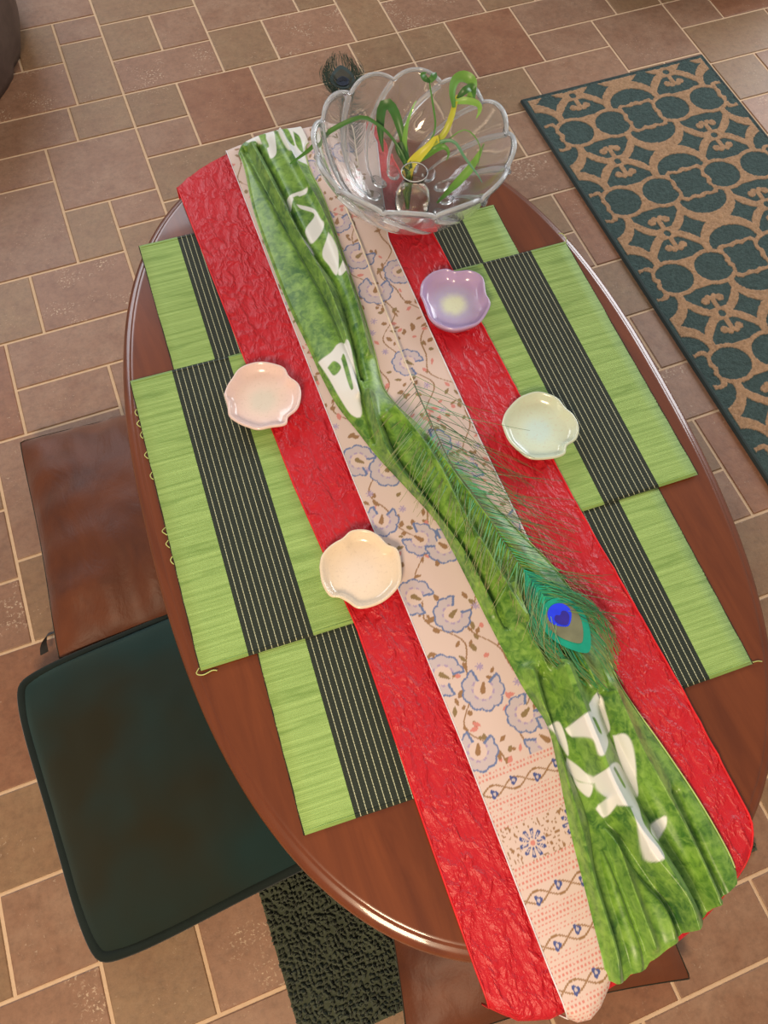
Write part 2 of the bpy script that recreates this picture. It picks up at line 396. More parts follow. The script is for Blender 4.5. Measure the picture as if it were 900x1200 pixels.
for k in range(5):
    for q in range(4): f.append((4 * k + q, 4 * k + (q + 1) % 4, 4 * k + 4 + (q + 1) % 4, 4 * k + 4 + q))
mesh_obj('binding', v, f, M_BIND, rug, smooth=False)

# ------------------------------------------------------------------ shag rug under the table
SX0, SX1, SY0, SY1 = -.160, .655, -.188, .135
shag = empty('shag_rug', ((SX0 + SX1) / 2, (SY0 + SY1) / 2, 0), math.radians(0))
tag(shag, 'charcoal green looped shag mat on the floor under the near end of the table', 'rug')
hw, hh = (SX1 - SX0) / 2, (SY1 - SY0) / 2
mesh_obj('backing', [(-hw, -hh, .0005), (hw, -hh, .0005), (hw, hh, .0005), (-hw, hh, .0005), (-hw, -hh, .006), (hw, -hh, .006), (hw, hh, .006), (-hw, hh, .006)],
         [(4, 5, 6, 7), (0, 1, 5, 4), (1, 2, 6, 5), (2, 3, 7, 6), (3, 0, 4, 7), (3, 2, 1, 0)], M_SHAG, shag, smooth=False)
tv = []; tf = []; base = 0
ring = np.array([(math.cos(a), math.sin(a)) for a in np.arange(5) * 2 * PI / 5])
sp = .0072
for ix in range(int(2 * hw / sp)):
    for iy in range(int(2 * hh / sp)):
        cx = -hw + (ix + .5) * sp + random.uniform(-.002, .002); cy = -hh + (iy + .5) * sp + random.uniform(-.002, .002)
        a = random.uniform(0, PI); la = random.uniform(.0030, .0055); lb = random.uniform(.0022, .0034); h = random.uniform(.011, .017)
        ca, sa = math.cos(a), math.sin(a); lx, ly = random.uniform(-.003, .003), random.uniform(-.003, .003)
        for (sc, z, k) in ((.8, .004, 0), (1.1, h * .7, .6), (.55, h, 1)):
            for (p, q) in ring:
                px_, py_ = p * la * sc, q * lb * sc
                tv.append((cx + px_ * ca - py_ * sa + lx * k, cy + px_ * sa + py_ * ca + ly * k, z))
        for r_ in (0, 5):
            for q in range(5): tf.append((base + r_ + q, base + r_ + (q + 1) % 5, base + r_ + 5 + (q + 1) % 5, base + r_ + 5 + q))
        tf.append((base + 10, base + 11, base + 12, base + 13)); base += 15
o = big_mesh('pile', tv, tf, M_SHAG, shag); o['kind'] = 'stuff'

# ------------------------------------------------------------------ table
TC = np.array([.2829, .5125]); TA, TB, TT, TN = .4070, .6681, -.0464, 2.466
TOP = .46
def se(t, ins=0.):
    c, s = np.cos(t), np.sin(t); k = (abs(c) ** TN + abs(s) ** TN) ** (-1 / TN)
    x, y = (TA - ins) * c * k, (TB - ins) * s * k
    return x * math.cos(TT) - y * math.sin(TT) + TC[0], x * math.sin(TT) + y * math.cos(TT) + TC[1]
_t = np.linspace(0, 2 * PI, 2880, endpoint=False); EX, EY = se(_t)
def near_edge(x):   # y of the table's near edge at x
    m = EY < TC[1]; i = np.argsort(EX[m]); return np.interp(x, EX[m][i], EY[m][i])
def far_edge(x):
    m = EY > TC[1]; i = np.argsort(EX[m]); return np.interp(x, EX[m][i], EY[m][i])
table = empty('oval_table', (TC[0], TC[1], 0))
tag(table, 'low oval table of reddish brown varnished wood with a moulded edge', 'table')
prof = [(.40, TOP), (.020, TOP), (.0165, TOP - .0002), (.0150, TOP - .0014), (.0140, TOP - .0030), (.0120, TOP - .0036), (.0085, TOP - .0044), (.0050, TOP - .0066), (.0022, TOP - .0105), (.0004, TOP - .015),
        (0, TOP - .020), (.002, TOP - .025), (.006, TOP - .028), (.012, TOP - .030), (.03, TOP - .031), (.40, TOP - .031)]
ts = np.linspace(0, 2 * PI, 200, endpoint=False); V = []
for ins, z in prof:
    if ins > .3:
        x, y = se(ts, .0); x = TC[0] + (x - TC[0]) * .02; y = TC[1] + (y - TC[1]) * .02
    else: x, y = se(ts, ins)
    V.append(np.stack([x - TC[0], y - TC[1], np.full_like(x, z)], -1))
V = np.stack(V, 1).reshape(-1, 3); F = grid_faces(200, len(prof), True)
big = join_geo([(V, F)])
top = mesh_obj('tabletop', V, list(map(tuple, F)) + [tuple(i * len(prof) for i in range(200)), tuple(i * len(prof) + len(prof) - 1 for i in reversed(range(200)))], M_WOOD, table)
apr = []
for ins, z in ((.13, TOP - .031), (.13, TOP - .09), (.15, TOP - .09), (.15, TOP - .031)):
    x, y = se(ts, ins); apr.append(np.stack([x - TC[0], y - TC[1], np.full_like(x, z)], -1))
mesh_obj('apron', np.stack(apr, 1).reshape(-1, 3), grid_faces(200, 4, True), M_WOOD, table)
for sx in (-1, 1):
    for sy in (-1, 1):
        v, f = lathe([(0, 0), (.014, 0), (.016, .01), (.013, .03), (.018, .12), (.026, .22), (.02, .25), (.028, .27), (.02, .29), (.03, .32), (.032, TOP - .04), (.032, TOP - .0312), (0, TOP - .0312)], 20)
        mesh_obj('leg', v, f, M_WOOD, table, loc=(sx * .12, sy * .30, 0))

# ------------------------------------------------------------------ placemats
def placemat(corner_px, side, label, z, length=.462, width=.36, ang=-2.0, thread=None):
    """corner_px: the mat's outer near corner; side=1 when the outer edge is on the left"""
    c = at(*corner_px, z + .002)
    root = empty('placemat', (c[0], c[1], z), math.radians(ang))
    tag(root, label, 'placemat', 'woven striped placemats')
    nx, ny = 19, 60; xs = np.linspace(0, width, nx); ys = np.linspace(0, length, ny)
    X, Y = np.meshgrid(xs, ys, indexing='ij'); E = .0006 * vnoise(Y * 60, X * 0, 9)
    X2 = X + np.where(X == 0, E, 0); zt = .0019 + .00025 * vnoise(X * 25, Y * 25, 4)
    Vt = np.stack([side * X2, Y, zt], -1).reshape(-1, 3); Vb = Vt.copy(); Vb[:, 2] = .0001
    F = grid_faces(nx, ny); n = nx * ny
    rim = [i * ny for i in range(nx)] + [(nx - 1) * ny + j for j in range(1, ny)] + [i * ny + ny - 1 for i in range(nx - 2, -1, -1)] + [j for j in range(ny - 2, 0, -1)]
    sides = [(rim[(i + 1) % len(rim)], rim[i], rim[i] + n, rim[(i + 1) % len(rim)] + n) for i in range(len(rim))]
    Fm = np.concatenate([F, F[:, ::-1] + n, np.array(sides)]);
    if side < 0: Fm = Fm[:, ::-1]
    me_v = np.vstack([Vt, Vb]); me_v[:, 0] *= 1
    o = big_mesh('woven_cloth', me_v, Fm, M_MAT, root)
    if side < 0:      # mirrored weave: the stripes are laid out from the outer edge, so mirror the object
        me = o.data; co = np.empty(len(me.vertices) * 3, np.float32); me.vertices.foreach_get('co', co); co = co.reshape(-1, 3); co[:, 0] *= -1
        me.vertices.foreach_set('co', co.ravel()); o.scale = (-1, 1, 1)
    # overlocked outer edge and turned ends
    yy = np.linspace(0, length, 240)
    p = np.stack([-side * (.0004 + .0006 * np.abs(vnoise(yy * 300, yy * 0, 2))) + 0 * yy, yy, .0014 + .0004 * np.sin(yy * 2200)], -1)
    v, f = tube(p, .00075 if side > 0 else .0006, 5); mesh_obj('stitched_edge', v, f, M_BLACKTHREAD, root)
    for ye in (.004, length - .004):
        xx = np.linspace(.002, width - .002, 30)
        v, f = tube(np.stack([side * xx, ye + 0 * xx, .0021 + 0 * xx], -1), .0009, 5)
        o2 = mesh_obj('hem', v, f, M_MAT, root)
        if side < 0:
            me = o2.data; co = np.empty(len(me.vertices) * 3, np.float32); me.vertices.foreach_get('co', co); co = co.reshape(-1, 3); co[:, 0] *= -1
            me.vertices.foreach_set('co', co.ravel()); o2.scale = (-1, 1, 1)
    for th in (thread or []):
        v, f = tube(spline([(side * a, b, c_) for a, b, c_ in th], 16), .0007, 5); mesh_obj('loose_thread', v, f, M_LIMETHREAD, root)
    return root
L_ = 'green placemat with black pinstripes, '
zl, zu = TOP + .0003, TOP + .0026
b1 = at(163, 288, zl); b2 = at(152, 444, zu)
def mat_from_top(px, *a, **k):      # given the far outer corner instead
    length = k.get('length', .462); ang = math.radians(k.get('ang', -2.0)); z = a[2] if len(a) > 2 else zl
    c = at(*px, z + .002) - np.array([-math.sin(ang) * length, math.cos(ang) * length, 0])
    return placemat(project(*c), *a, **k)
mat_from_top((163, 288), 1, L_ + 'farthest of the three on the left', zl, ang=-2.0)
placemat((235, 786), 1, L_ + 'middle of the three on the left', zu, ang=-2.5,
         thread=[[(-.001, .004, .002), (-.006, -.002, .001), (.002, -.006, .001), (.014, -.004, .0012), (.02, -.006, .001)]] +
                [[(-.0005, y, .002), (-.004 - d, y - .004, .0012), (-.003, y - .009, .001), (-.0005, y - .012, .0015)] for y, d in ((.41, 0), (.39, .001), (.37, 0), (.335, .001), (.30, 0), (.21, .002), (.19, .001), (.165, 0))])
placemat((357, 979), 1, L_ + 'nearest of the three on the left', zl, ang=-3.4)
mat_from_top((578, 240), -1, L_ + 'farthest on the right, behind the bowl', zl, ang=-2.0)
placemat((818, 556), -1, L_ + 'under the mint dish', zu, ang=-1.8,
         thread=[[(.002, .458, .002), (-.002, .464, .006), (.001, .474, .008), (.004, .48, .004)]])
placemat((882, 778), -1, L_ + 'nearest of the three on the right', zl, ang=-2.1, thread=[[(-.001, .002, .002), (-.008, .001, .003), (-.014, -.001, .001)]])

# ------------------------------------------------------------------ cloths that hang over the table's ends
def drape_y(s, y0, ylo, yhi, R, hang):
    """arc length coordinate s -> (y, dz): flat between ylo and yhi, rounded fall of radius R at both ends"""
    y = np.where(s < ylo, ylo, np.where(s > yhi, yhi, s)); dz = np.zeros_like(s)
    for sg, lim in ((-1, ylo), (1, yhi)):
        o = (s - lim) * sg; m = o > 0; a = np.clip(o / R, 0, PI / 2); rest = np.clip(o - R * PI / 2, 0, None)
        yy = lim + sg * (R * np.sin(a) + rest * .06); zz = -(R * (1 - np.cos(a)) + rest)
        y = np.where(m, yy, y); dz = np.where(m, zz, dz)
    return y, dz
def runner(name, z, xl, xr, nx, step, reach, farreach, R, hang, wrinkle, thick=.0009):
    """xl, xr: functions of y giving the side edges. Returns X, Y(flat arc), positions"""
    s = np.arange(far_edge(.28) + .1 + hang, near_edge(.28) - .12 - hang, -step); s = s[::-1]
    t = np.linspace(0, 1, nx)
    Tt, Ss = np.meshgrid(t, s, indexing='ij')
    X = xl(Ss) * (1 - Tt) + xr(Ss) * Tt
    return Tt, Ss, X
lx = lambda P: (lambda y, q=np.array(sorted([(b, a) for a, b in P])): np.interp(y, q[:, 0], q[:, 1]))

# --- red satin cloth
ZR = TOP + .0062
redL = lx(pts([(205, 212), (345, 570), (420, 740), (500, 975), (557, 1135)], ZR)); redR = lx([tuple(p) for p in pts([(435, 140), (510, 280), (580, 410), (680, 600), (800, 810), (880, 960)], ZR)] + [(.452, -.12), (.425, -.15), (.40, -.17)])
def hanging(nx, step, z, fl, fr, reach, freach, R, hang, relief):
    s_lo = near_edge(.28) - .06 - hang; s_hi = far_edge(.28) + .03 + hang
    s = np.arange(s_lo, s_hi, step); t = np.linspace(0, 1, nx); Tt, Ss = np.meshgrid(t, s, indexing='ij')
    X = fl(Ss) * (1 - Tt) + fr(Ss) * Tt
    ylo = near_edge(X) - reach(X) + R; yhi = far_edge(X) + freach(X) - R
    so = np.minimum(np.maximum(Ss, ylo - hang - R), yhi + hang + R)    # hem follows the table's curve
    yy, dz = drape_y(so, 0, ylo, yhi, R, hang)
    h = relief(X, so)
    return Tt, so, X, yy, z + dz, h
red = empty('red_table_runner', (.27, .5, TOP)); tag(red, 'wide scarlet crushed satin runner with piped edges lying lengthwise under the printed cloth', 'table runner')
def red_relief(X, Y):
    edge_band = np.exp(-((X - redL(Y)) / .05) ** 2) + np.exp(-((X - redR(Y)) / .04) ** 2)
    w = 1 - np.abs(vnoise(X * 60 + 2.5 * vnoise(X * 25, Y * 18, 11), Y * 26, 12)); w2 = 1 - np.abs(vnoise(X * 140, Y * 60, 13))
    return edge_band * (.0026 * w ** 3 + .0010 * w2 ** 2)
Tt, so, X, Yc, Zc, h = hanging(190, .0035, ZR, redL, redR, lambda x: np.interp(x, [.09, .115, .149, .176, .30, .42, .452], [.045, .057, .057, .050, .030, .016, .013]), lambda x: .014 + 0 * x, .016, .075, red_relief)
V = np.stack([X - .27, Yc - .5, Zc + h - TOP], -1); nu, nv = V.shape[:2]
V2 = V.copy(); V2[..., 2] -= .0011 + h
F = grid_faces(nu, nv)
big_mesh('cloth', np.vstack([V.reshape(-1, 3), V2.reshape(-1, 3)]), np.vstack([F, F[:, ::-1] + nu * nv]), M_RED, red)
for k in (0, -1):
    v, f = tube(V[k, ::3] + [0, 0, .0002], .0014, 6); mesh_obj('piped_edge', v, f, M_REDHEM, red)
for k in (0, -1):
    v, f = tube(V[::2, k], .0013, 6); mesh_obj('hem', v, f, M_REDHEM, red)

# --- printed cotton cloth
ZP = TOP + .0098
prL = lambda y: np.interp(y, [-.3, -.15, .1, .5, .8, 1.2], [.170, .170, .176, .176, .181, .190]) - .004
prR = lx(pts([(440, 165), (455, 280), (560, 510), (632, 660), (672, 760), (690, 880), (712, 1000), (718, 1120), (722, 1145)], ZP))
FL_C = {k: np.array(lin(*v)) for k, v in dict(cream=(214, 190, 180), blue=(104, 120, 162), pale=(196, 180, 182), brown=(150, 112, 76), olive=(140, 116, 78), rose=(206, 130, 120), lilac=(170, 150, 180), plum=(72, 84, 140)).items()}
def print_pattern(X, Y):
    C = np.tile(FL_C['cream'], X.shape + (1,)); r0 = np.random.default_rng(3)
    def put(m, c): C[m] = FL_C[c]
    ylim = at(600, 893, ZP)[1]                        # above it: flowered field, below it: banded border
    field = Y > ylim
    # climbing brown vines
    for k, (x0, ph) in enumerate(((.206, 0.), (.262, 1.9), (.318, 3.6), (.36, 5.2))):
        c = x0 + .017 * np.sin(Y * 38 + ph) + .006 * np.sin(Y * 90 + ph); put(field & (abs(X - c) < .0011), 'brown')
    def leaf(cx, cy, a, l, w, col):
        u = (X - cx) * math.cos(a) + (Y - cy) * math.sin(a); v_ = -(X - cx) * math.sin(a) + (Y - cy) * math.cos(a); q = u / l
        put((q > 0) & (q < 1) & (abs(v_) < w * np.sin(PI * np.clip(q, 0, 1)) ** .8) & field, col)
    for k in range(760):
        y = r0.uniform(ylim, 1.2); x = r0.uniform(.17, .39)
        leaf(x, y, r0.uniform(0, 2 * PI), r0.uniform(.007, .014), r0.uniform(.0018, .0036), r0.choice(['brown', 'olive', 'brown', 'rose']))
    for k in range(60):                                # small lilac sprigs
        y = r0.uniform(ylim, 1.2); x = r0.uniform(.17, .39); d = np.hypot(X - x, Y - y); th = np.arctan2(Y - y, X - x)
        put((d < .006 * (.65 + .35 * np.cos(7 * th))) & field, 'lilac')
    # scalloped blue blossoms with a teardrop heart
    px_list = [(566, 808), (530, 720), (492, 632), (519, 792), (560, 880), (615, 836), (640, 866), (486, 700), (447, 610), (455, 550), (520, 640), (478, 425), (440, 340), (468, 318), (510, 520), (545, 560), (590, 610), (560, 655), (430, 470), (420, 540), (395, 260), (420, 300), (360, 200), (395, 180)]
    for k, (u, v_) in enumerate(px_list):
        cx, cy = at(u, v_, ZP)[:2]; Rr = (.027, .025, .024)[k % 3]; a0 = (1.1, .5, 2.2, 5.5)[k % 4]
        d = np.hypot(X - cx, Y - cy); th = np.arctan2(Y - cy, X - cx); open_ = np.abs((th - a0 + PI) % (2 * PI) - PI) < .62
        lobe = Rr * (.93 + .13 * np.abs(np.sin(4.5 * (th - a0 + PI))) ** .7)
        zone = (d < lobe) & field; put(zone & ~open_, 'pale'); put(zone & (d > lobe - .0024) & ~open_, 'blue')
        inner = .45 * Rr; put((d < inner) & field, 'cream')
        put((d < inner + .0026) & (d > inner) & ~open_ & field & (np.sin(th * 9) > -.2), 'lilac')
        ed = np.abs(np.abs((th - a0 + PI) % (2 * PI) - PI) - .62) * d; put((ed < .0016) & (d < lobe) & (d > inner) & field, 'blue')
        u2 = (X - cx) * math.cos(a0) + (Y - cy) * math.sin(a0) + .006; v2 = -(X - cx) * math.sin(a0) + (Y - cy) * math.cos(a0); q = u2 / .016
        put((q > 0) & (q < 1) & (abs(v2) < .0042 * np.sqrt(np.clip(1 - q, 0, 1)) * np.clip(q * 5, 0, 1) ** .5), 'olive' if k % 2 else 'brown')
    # border: dotted rows, waved vine bands with blue buds, big blue daisies
    b = ~field; yb = ylim - Y
    row = (yb / .0052) % 1; dots = b & (np.abs(row - .5) < .22) & (((X / .0046 + np.floor(yb / .0052) * .5) % 1) < .55) & (vnoise(X * 400, Y * 400, 8) > -.55)
    put(dots, 'rose')
    for (y0, y1) in ((.012, .034), (.066, .110), (.135, .157), (.185, .205), (.232, .25)):
        band = b & (yb > y0) & (yb < y1); mid = (y0 + y1) / 2
        if y1 - y0 > .03:
            put(band, 'cream')
            put(band & (vnoise(X * 520, Y * 420, 21) > .42), 'brown')
            for cx in (.205, .262, .318, .372):
                cy = ylim - mid + .004 * math.sin(cx * 300); d = np.hypot(X - cx, Y - cy); th = np.arctan2(Y - cy, X - cx)
                put((d < .017) & b, 'cream')
                put((d < .0165 * (.72 + .28 * np.abs(np.cos(5 * th)))) & (d > .005) & (np.abs(np.sin(5 * th)) < .72) & b, 'plum')
                put((d < .013) & (d > .0075) & (np.abs(np.sin(5 * th)) < .38) & b, 'pale'); put((d < .003) & b, 'rose')
        else:
            put(band, 'cream')
            for ph in (0, PI):
                put(band & (abs(yb - mid - .0065 * np.sin(X * 110 + ph)) < .0011), 'brown')
            for j in range(9):
                cx = .185 + j * .0285; cy = ylim - mid - .0035 * (-1) ** j; d = np.hypot((X - cx) * 1.2, Y - cy); th = np.arctan2(Y - cy, X - cx)
                put((d < .0062 * (.8 + .2 * np.cos(3 * th))) & b, 'plum'); put((d < .0022) & b, 'pale')
    return C
prt = empty('printed_table_runner', (.27, .5, TOP)); tag(prt, 'cream cotton runner block printed with blue flowers and brown vines lying on the red satin', 'table runner')
reachP = lambda x: np.interp(x, [.16, .175, .19, .205, .235, .40], [.052, .064, .064, .056, .030, .020])
Tt, so, X, Yc, Zc, h = hanging(170, .0014, ZP, prL, prR, reachP, lambda x: .018 + 0 * x, .017, .06,
                               lambda X, Y: .0006 * vnoise(X * 16, Y * 9, 31) + .0004)
V = np.stack([X - .27, Yc - .5, Zc + h - TOP], -1); nu, nv = V.shape[:2]
big_mesh('cloth', V.reshape(-1, 3), grid_faces(nu, nv), M_PRINT, prt, print_pattern(X, so).reshape(-1, 3))
v, f = tube(V[-1, ::8] + [0, 0, .0003], .0010, 6); mesh_obj('white_selvedge', v, f, M_WHITEHEM, prt)
v, f = tube(V[0, ::8] + [0, 0, .0003], .0009, 6); mesh_obj('hem', v, f, M_WHITEHEM, prt)
v, f = tube(V[::4, 0], .001, 6); mesh_obj('hem', v, f, M_WHITEHEM, prt)

# --- green batik scarf, gathered in folds
ZS = TOP + .0125
LEFT = [(279, 168), (287, 200), (297, 247), (320, 313), (340, 363), (360, 405), (376, 440), (395, 475), (417, 503), (443, 536), (478, 574), (510, 610), (530, 645), (553, 690), (575, 734), (612, 804), (640, 848), (652, 892), (668, 972), (684, 1036), (700, 1100), (712, 1148)]
RIGHT = [(352, 150), (362, 195), (380, 233), (398, 285), (409, 317), (427, 370), (441, 420), (450, 455), (468, 478), (489, 497), (517, 528), (544, 556), (575, 588), (607, 622), (655, 672), (700, 742), (723, 796), (740, 824), (780, 880), (820, 940), (852, 996), (863, 1022)]
LW, RW = pts(LEFT, ZS), pts(RIGHT, ZS)
ns, nt = 900, 170
Lr, Rr = spline(LW, ns), spline(RW, ns)
t = np.linspace(0, 1, nt)[None, :, None]
XY = Lr[:, None] * (1 - t) + Rr[:, None] * t
for hem_px, e in (([(712, 1148), (722, 1153), (736, 1151), (742, 1143), (760, 1137), (764, 1128), (780, 1112), (796, 1098), (806, 1088), (826, 1075), (832, 1064), (846, 1052), (863, 1036), (863, 1022)], 1),
                  ([(279, 180), (288, 168), (299, 160), (312, 152), (325, 153), (338, 149), (352, 152), (362, 168)], 0)):
    hem = resample(pts(hem_px, ZS), nt); k = np.linspace(0, 1, ns); wgt = np.clip(((k - .90) if e else (.06 - k)) / (.10 if e else .06), 0, 1) ** 2
    XY = XY + wgt[:, None, None] * (hem - XY[-1 if e else 0])[None]
X, Y = XY[..., 0], XY[..., 1]
s = np.linspace(0, 1, ns)[:, None]; tt = t[..., 0]
wid = np.linalg.norm(Lr - Rr, axis=1)[:, None]
Hh = .016 * np.clip(.10 / wid, .35, 1.25) * (np.sin(PI * np.clip(tt, 0, 1)) ** .55)            # body of the gathered cloth
def fold(pl, amp, w1, w2):
    """overlapping fold: steep on the left side (w1), gentle on the right (w2)"""
    global Hh
    big_ = pl[0][1] > 780; d, sd, pr = polydist(X, Y, spline(pts(pl, ZS), 60)); w = np.where(sd > 0, w2, w1) * (1.25 if big_ else 1); amp *= 1.5 if big_ else 1.1
    taper = np.clip(np.minimum(pr, 1 - pr) * 14, 0, 1) if False else 1
    Hh = Hh + 1.8 * amp * np.exp(-(d / w) ** 1.4)
# valleys (negative) and ridges (positive) traced along the cloth
for pl, amp, a, b in [
    ([(289, 179), (317, 233), (348, 292), (372, 335), (396, 385), (418, 450), (440, 520)], -.0075, .0045, .003),
    ([(303, 176), (327, 222), (360, 290), (393, 337), (410, 390), (424, 450)], -.0075, .003, .005),
    ([(330, 165), (350, 205), (378, 255), (400, 310), (420, 370), (432, 420)], .0075, .006, .004),
    ([(296, 178), (322, 228), (354, 290), (384, 345), (405, 405), (421, 470)], .006, .005, .005),
    ([(432, 470), (441, 505), (458, 545), (495, 590), (540, 650), (575, 715)], .008, .006, .005),
    ([(462, 490), (490, 525), (512, 560), (538, 610), (570, 660), (610, 730)], .010, .007, .006),
    ([(448, 500), (470, 545), (515, 605), (555, 665), (592, 735)], -.006, .003, .004),
    ([(500, 520), (540, 580), (580, 630), (630, 690), (668, 760), (700, 820)], .007, .006, .009),
    ([(600, 690), (625, 760), (650, 810)], .007, .006, .006),
    ([(640, 800), (668, 870), (700, 948), (742, 1010), (780, 1060), (798, 1096)], -.011, .004, .006),
    ([(655, 790), (682, 860), (712, 930), (748, 990), (790, 1050), (806, 1088)], .013, .007, .011),
    ([(700, 815), (722, 870), (748, 925), (775, 980), (805, 1030), (826, 1072)], -.008, .006, .004),
    ([(716, 815), (744, 880), (770, 925), (800, 980), (836, 1060)], .007, .004, .010),
    ([(790, 930), (820, 996), (846, 1050)], -.006, .005, .004),
    ([(632, 790), (660, 880), (690, 955), (700, 1020), (720, 1090), (738, 1150)], -.007, .003, .005),
    ([(690, 940), (712, 1000), (735, 1060), (757, 1120), (762, 1138)], -.007, .003, .005),
    ([(704, 940), (725, 1010), (745, 1066), (762, 1110)], .007, .006, .005),
    ([(620, 790), (650, 880), (676, 970), (694, 1040), (716, 1110), (724, 1150)], .006, .006, .006),
    ([(752, 1000), (775, 1060), (786, 1100)], .004, .008, .008)]:
    fold(pl, amp, a, b)
Hh = Hh + .0012 * vnoise(X * 45, Y * 22, 41) * np.sin(PI * tt) ** .4
Hh = np.clip(Hh, .0, .042); Hh *= np.clip(np.minimum(tt, 1 - tt) * 28, 0.06, 1)
# ends: near end falls over the table's edge, far end rolls over the far edge
over = np.clip(near_edge(X) - .004 - Y, 0, None); dzn = -np.where(over < .05, over ** 2 / .10, .025 + (over - .05) * 1.2)
overf = np.clip(Y - far_edge(X) + .004, 0, None); dzf = -overf ** 1.3 * 3
Zs = ZS - TOP + Hh + dzn + dzf
# white shapes printed in the cloth
white = np.zeros(X.shape)
def softpoly(px):
    q = pts(px, ZS); m = (X > q[:, 0].min() - .004) & (X < q[:, 0].max() + .004) & (Y > q[:, 1].min() - .004) & (Y < q[:, 1].max() + .004); out = np.zeros(X.shape)
    qs = spline(np.vstack([q, q[:1]]), 60); xs_, ys_ = X[m], Y[m]; d, _, _ = polydist(xs_, ys_, qs); ins = inpoly(xs_, ys_, qs)
    out[m] = np.clip(.5 + np.where(ins, d, -d) / .0016, 0, 1); return out
WP = [[(336, 237), (358, 229), (360, 233), (345, 240), (341, 249)], [(348, 246), (367, 250), (376, 263), (380, 272), (367, 291), (359, 280), (359, 274), (369, 257), (353, 251)],
      [(385, 280), (391, 290), (397, 307), (395, 327), (386, 316), (378, 303)], [(396, 322), (407, 312), (409, 325), (398, 328)], [(352, 276), (358, 284), (368, 300), (364, 304), (356, 292)],
      [(373, 427), (388, 420), (396, 411), (408, 408), (414, 430), (419, 455), (424, 492), (412, 490), (398, 470), (386, 448)],
      [(286, 162), (300, 155), (318, 152), (325, 185), (318, 193), (312, 178), (300, 172), (290, 172)], [(320, 150), (350, 146), (366, 178), (362, 194), (344, 192), (334, 180)],
      [(642, 852), (655, 846), (664, 868), (666, 886), (656, 872)], [(664, 888), (680, 900), (697, 918), (676, 914), (664, 900)],
      [(662, 854), (688, 838), (700, 850), (709, 872), (694, 892), (684, 872), (668, 862)], [(692, 912), (722, 896), (742, 938), (742, 946), (716, 947), (700, 930)],
      [(728, 950), (744, 945), (748, 968), (769, 998), (762, 1009), (750, 1008), (737, 978)], [(684, 830), (700, 814), (714, 848), (712, 860), (700, 863), (688, 842)],
      [(718, 862), (730, 863), (740, 886), (748, 930), (738, 930), (726, 892)], [(760, 968), (777, 957), (777, 974), (768, 986), (758, 978)], [(698, 948), (708, 934), (715, 942), (708, 958)], [(670, 908), (678, 916), (694, 920), (690, 934), (676, 922)]]
for p in WP: white = np.maximum(white, softpoly(p))
for p in [[(384, 436), (392, 430), (400, 438), (392, 446)], [(400, 428), (404, 424), (414, 462), (410, 462)], [(344, 238), (350, 236), (352, 240), (346, 242)], [(300, 158), (306, 158), (316, 178), (311, 180)], [(330, 156), (338, 158), (346, 176), (338, 172)], [(344, 160), (352, 166), (356, 182), (348, 176)], [(306, 166), (312, 164), (312, 172)], [(686, 846), (692, 846), (700, 862), (695, 862)], [(712, 904), (716, 902), (728, 922), (725, 924)]]:
    white = np.minimum(white, 1 - softpoly(p))
sc = empty('green_scarf', (.27, .5, TOP)); tag(sc, 'green batik scarf with white shapes gathered in folds along the middle of the table', 'scarf')
V = np.stack([X - .27, Y - .5, Zs], -1)
cw = white[..., None] * np.ones(3)
V2 = V.copy(); V2[..., 2] = np.maximum(V2[..., 2] - .0012, ZS - TOP - .0006 + dzn + dzf)
F = grid_faces(ns, nt)
big_mesh('cloth', np.vstack([V.reshape(-1, 3), V2.reshape(-1, 3)]), np.vstack([F[:, ::-1], F + ns * nt]), M_BATIK, sc, np.vstack([cw.reshape(-1, 3)] * 2))
GH = m_simple('pale_green_hem', lin(176, 196, 120), .6)
v, f = tube(V[::7, -1] + [0, 0, .0006], .0009, 6); mesh_obj('hem', v, f, GH, sc)

# ------------------------------------------------------------------ flower-shaped ceramic dishes
def dish(px, label, mat, zbase, H=.020):
    P = spline(pts(px + [px[0]], zbase + H), 97)[:-1]
    if np.sum(P[:, 0] * np.roll(P[:, 1], -1) - np.roll(P[:, 0], -1) * P[:, 1]) < 0: P = P[::-1]
    c = P.mean(0); Q = P - c; r = np.linalg.norm(Q, axis=1, keepdims=True); U = Q / r
    rings = []
    def ring_(off, sc_, z): rings.append(np.hstack([(Q + U * off) * sc_, np.full((96, 1), z)]))
    ring_(0, .02, .0005); ring_(0, .74, 0); ring_(0, .80, .001); ring_(0, .90, .007); ring_(0, .975, H * .72); ring_(0, 1., H * .9); ring_(-.0008, 1., H * .98); ring_(-.0022, 1., H)
    ring_(-.0038, 1., H * .97); ring_(-.0050, 1., H * .86); ring_(-.0065, .975, H * .62); ring_(-.006, .90, H * .42); ring_(0, .74, H * .33); ring_(0, .45, H * .26); ring_(0, .2, H * .235); ring_(0, .02, H * .23)
    m = len(rings); V = np.stack(rings, 1).reshape(-1, 3); F = [tuple(x) for x in grid_faces(96, m, True)]
    F += [tuple(i * m for i in reversed(range(96))), tuple(i * m + m - 1 for i in range(96))]
    o = mesh_obj('scalloped_dish', V, F, mat, loc=(c[0], c[1], zbase)); tag(o, label, 'dish', 'flower-shaped ceramic dishes')
    return o
ZD = TOP + .0076
dish([(262, 462), (266, 475), (268, 487), (278, 495), (290, 500), (302, 503), (318, 500), (335, 497), (338, 488), (349, 478), (353, 462), (350, 449), (339, 440), (333, 430), (320, 425), (305, 423), (290, 426), (279, 432), (272, 442), (266, 451)],
     'blush white flower-shaped dish on the left edge of the red satin runner', m_ceramic('blush_glaze', lin(236, 214, 202), lin(234, 206, 198), lin(222, 212, 198)), ZD)
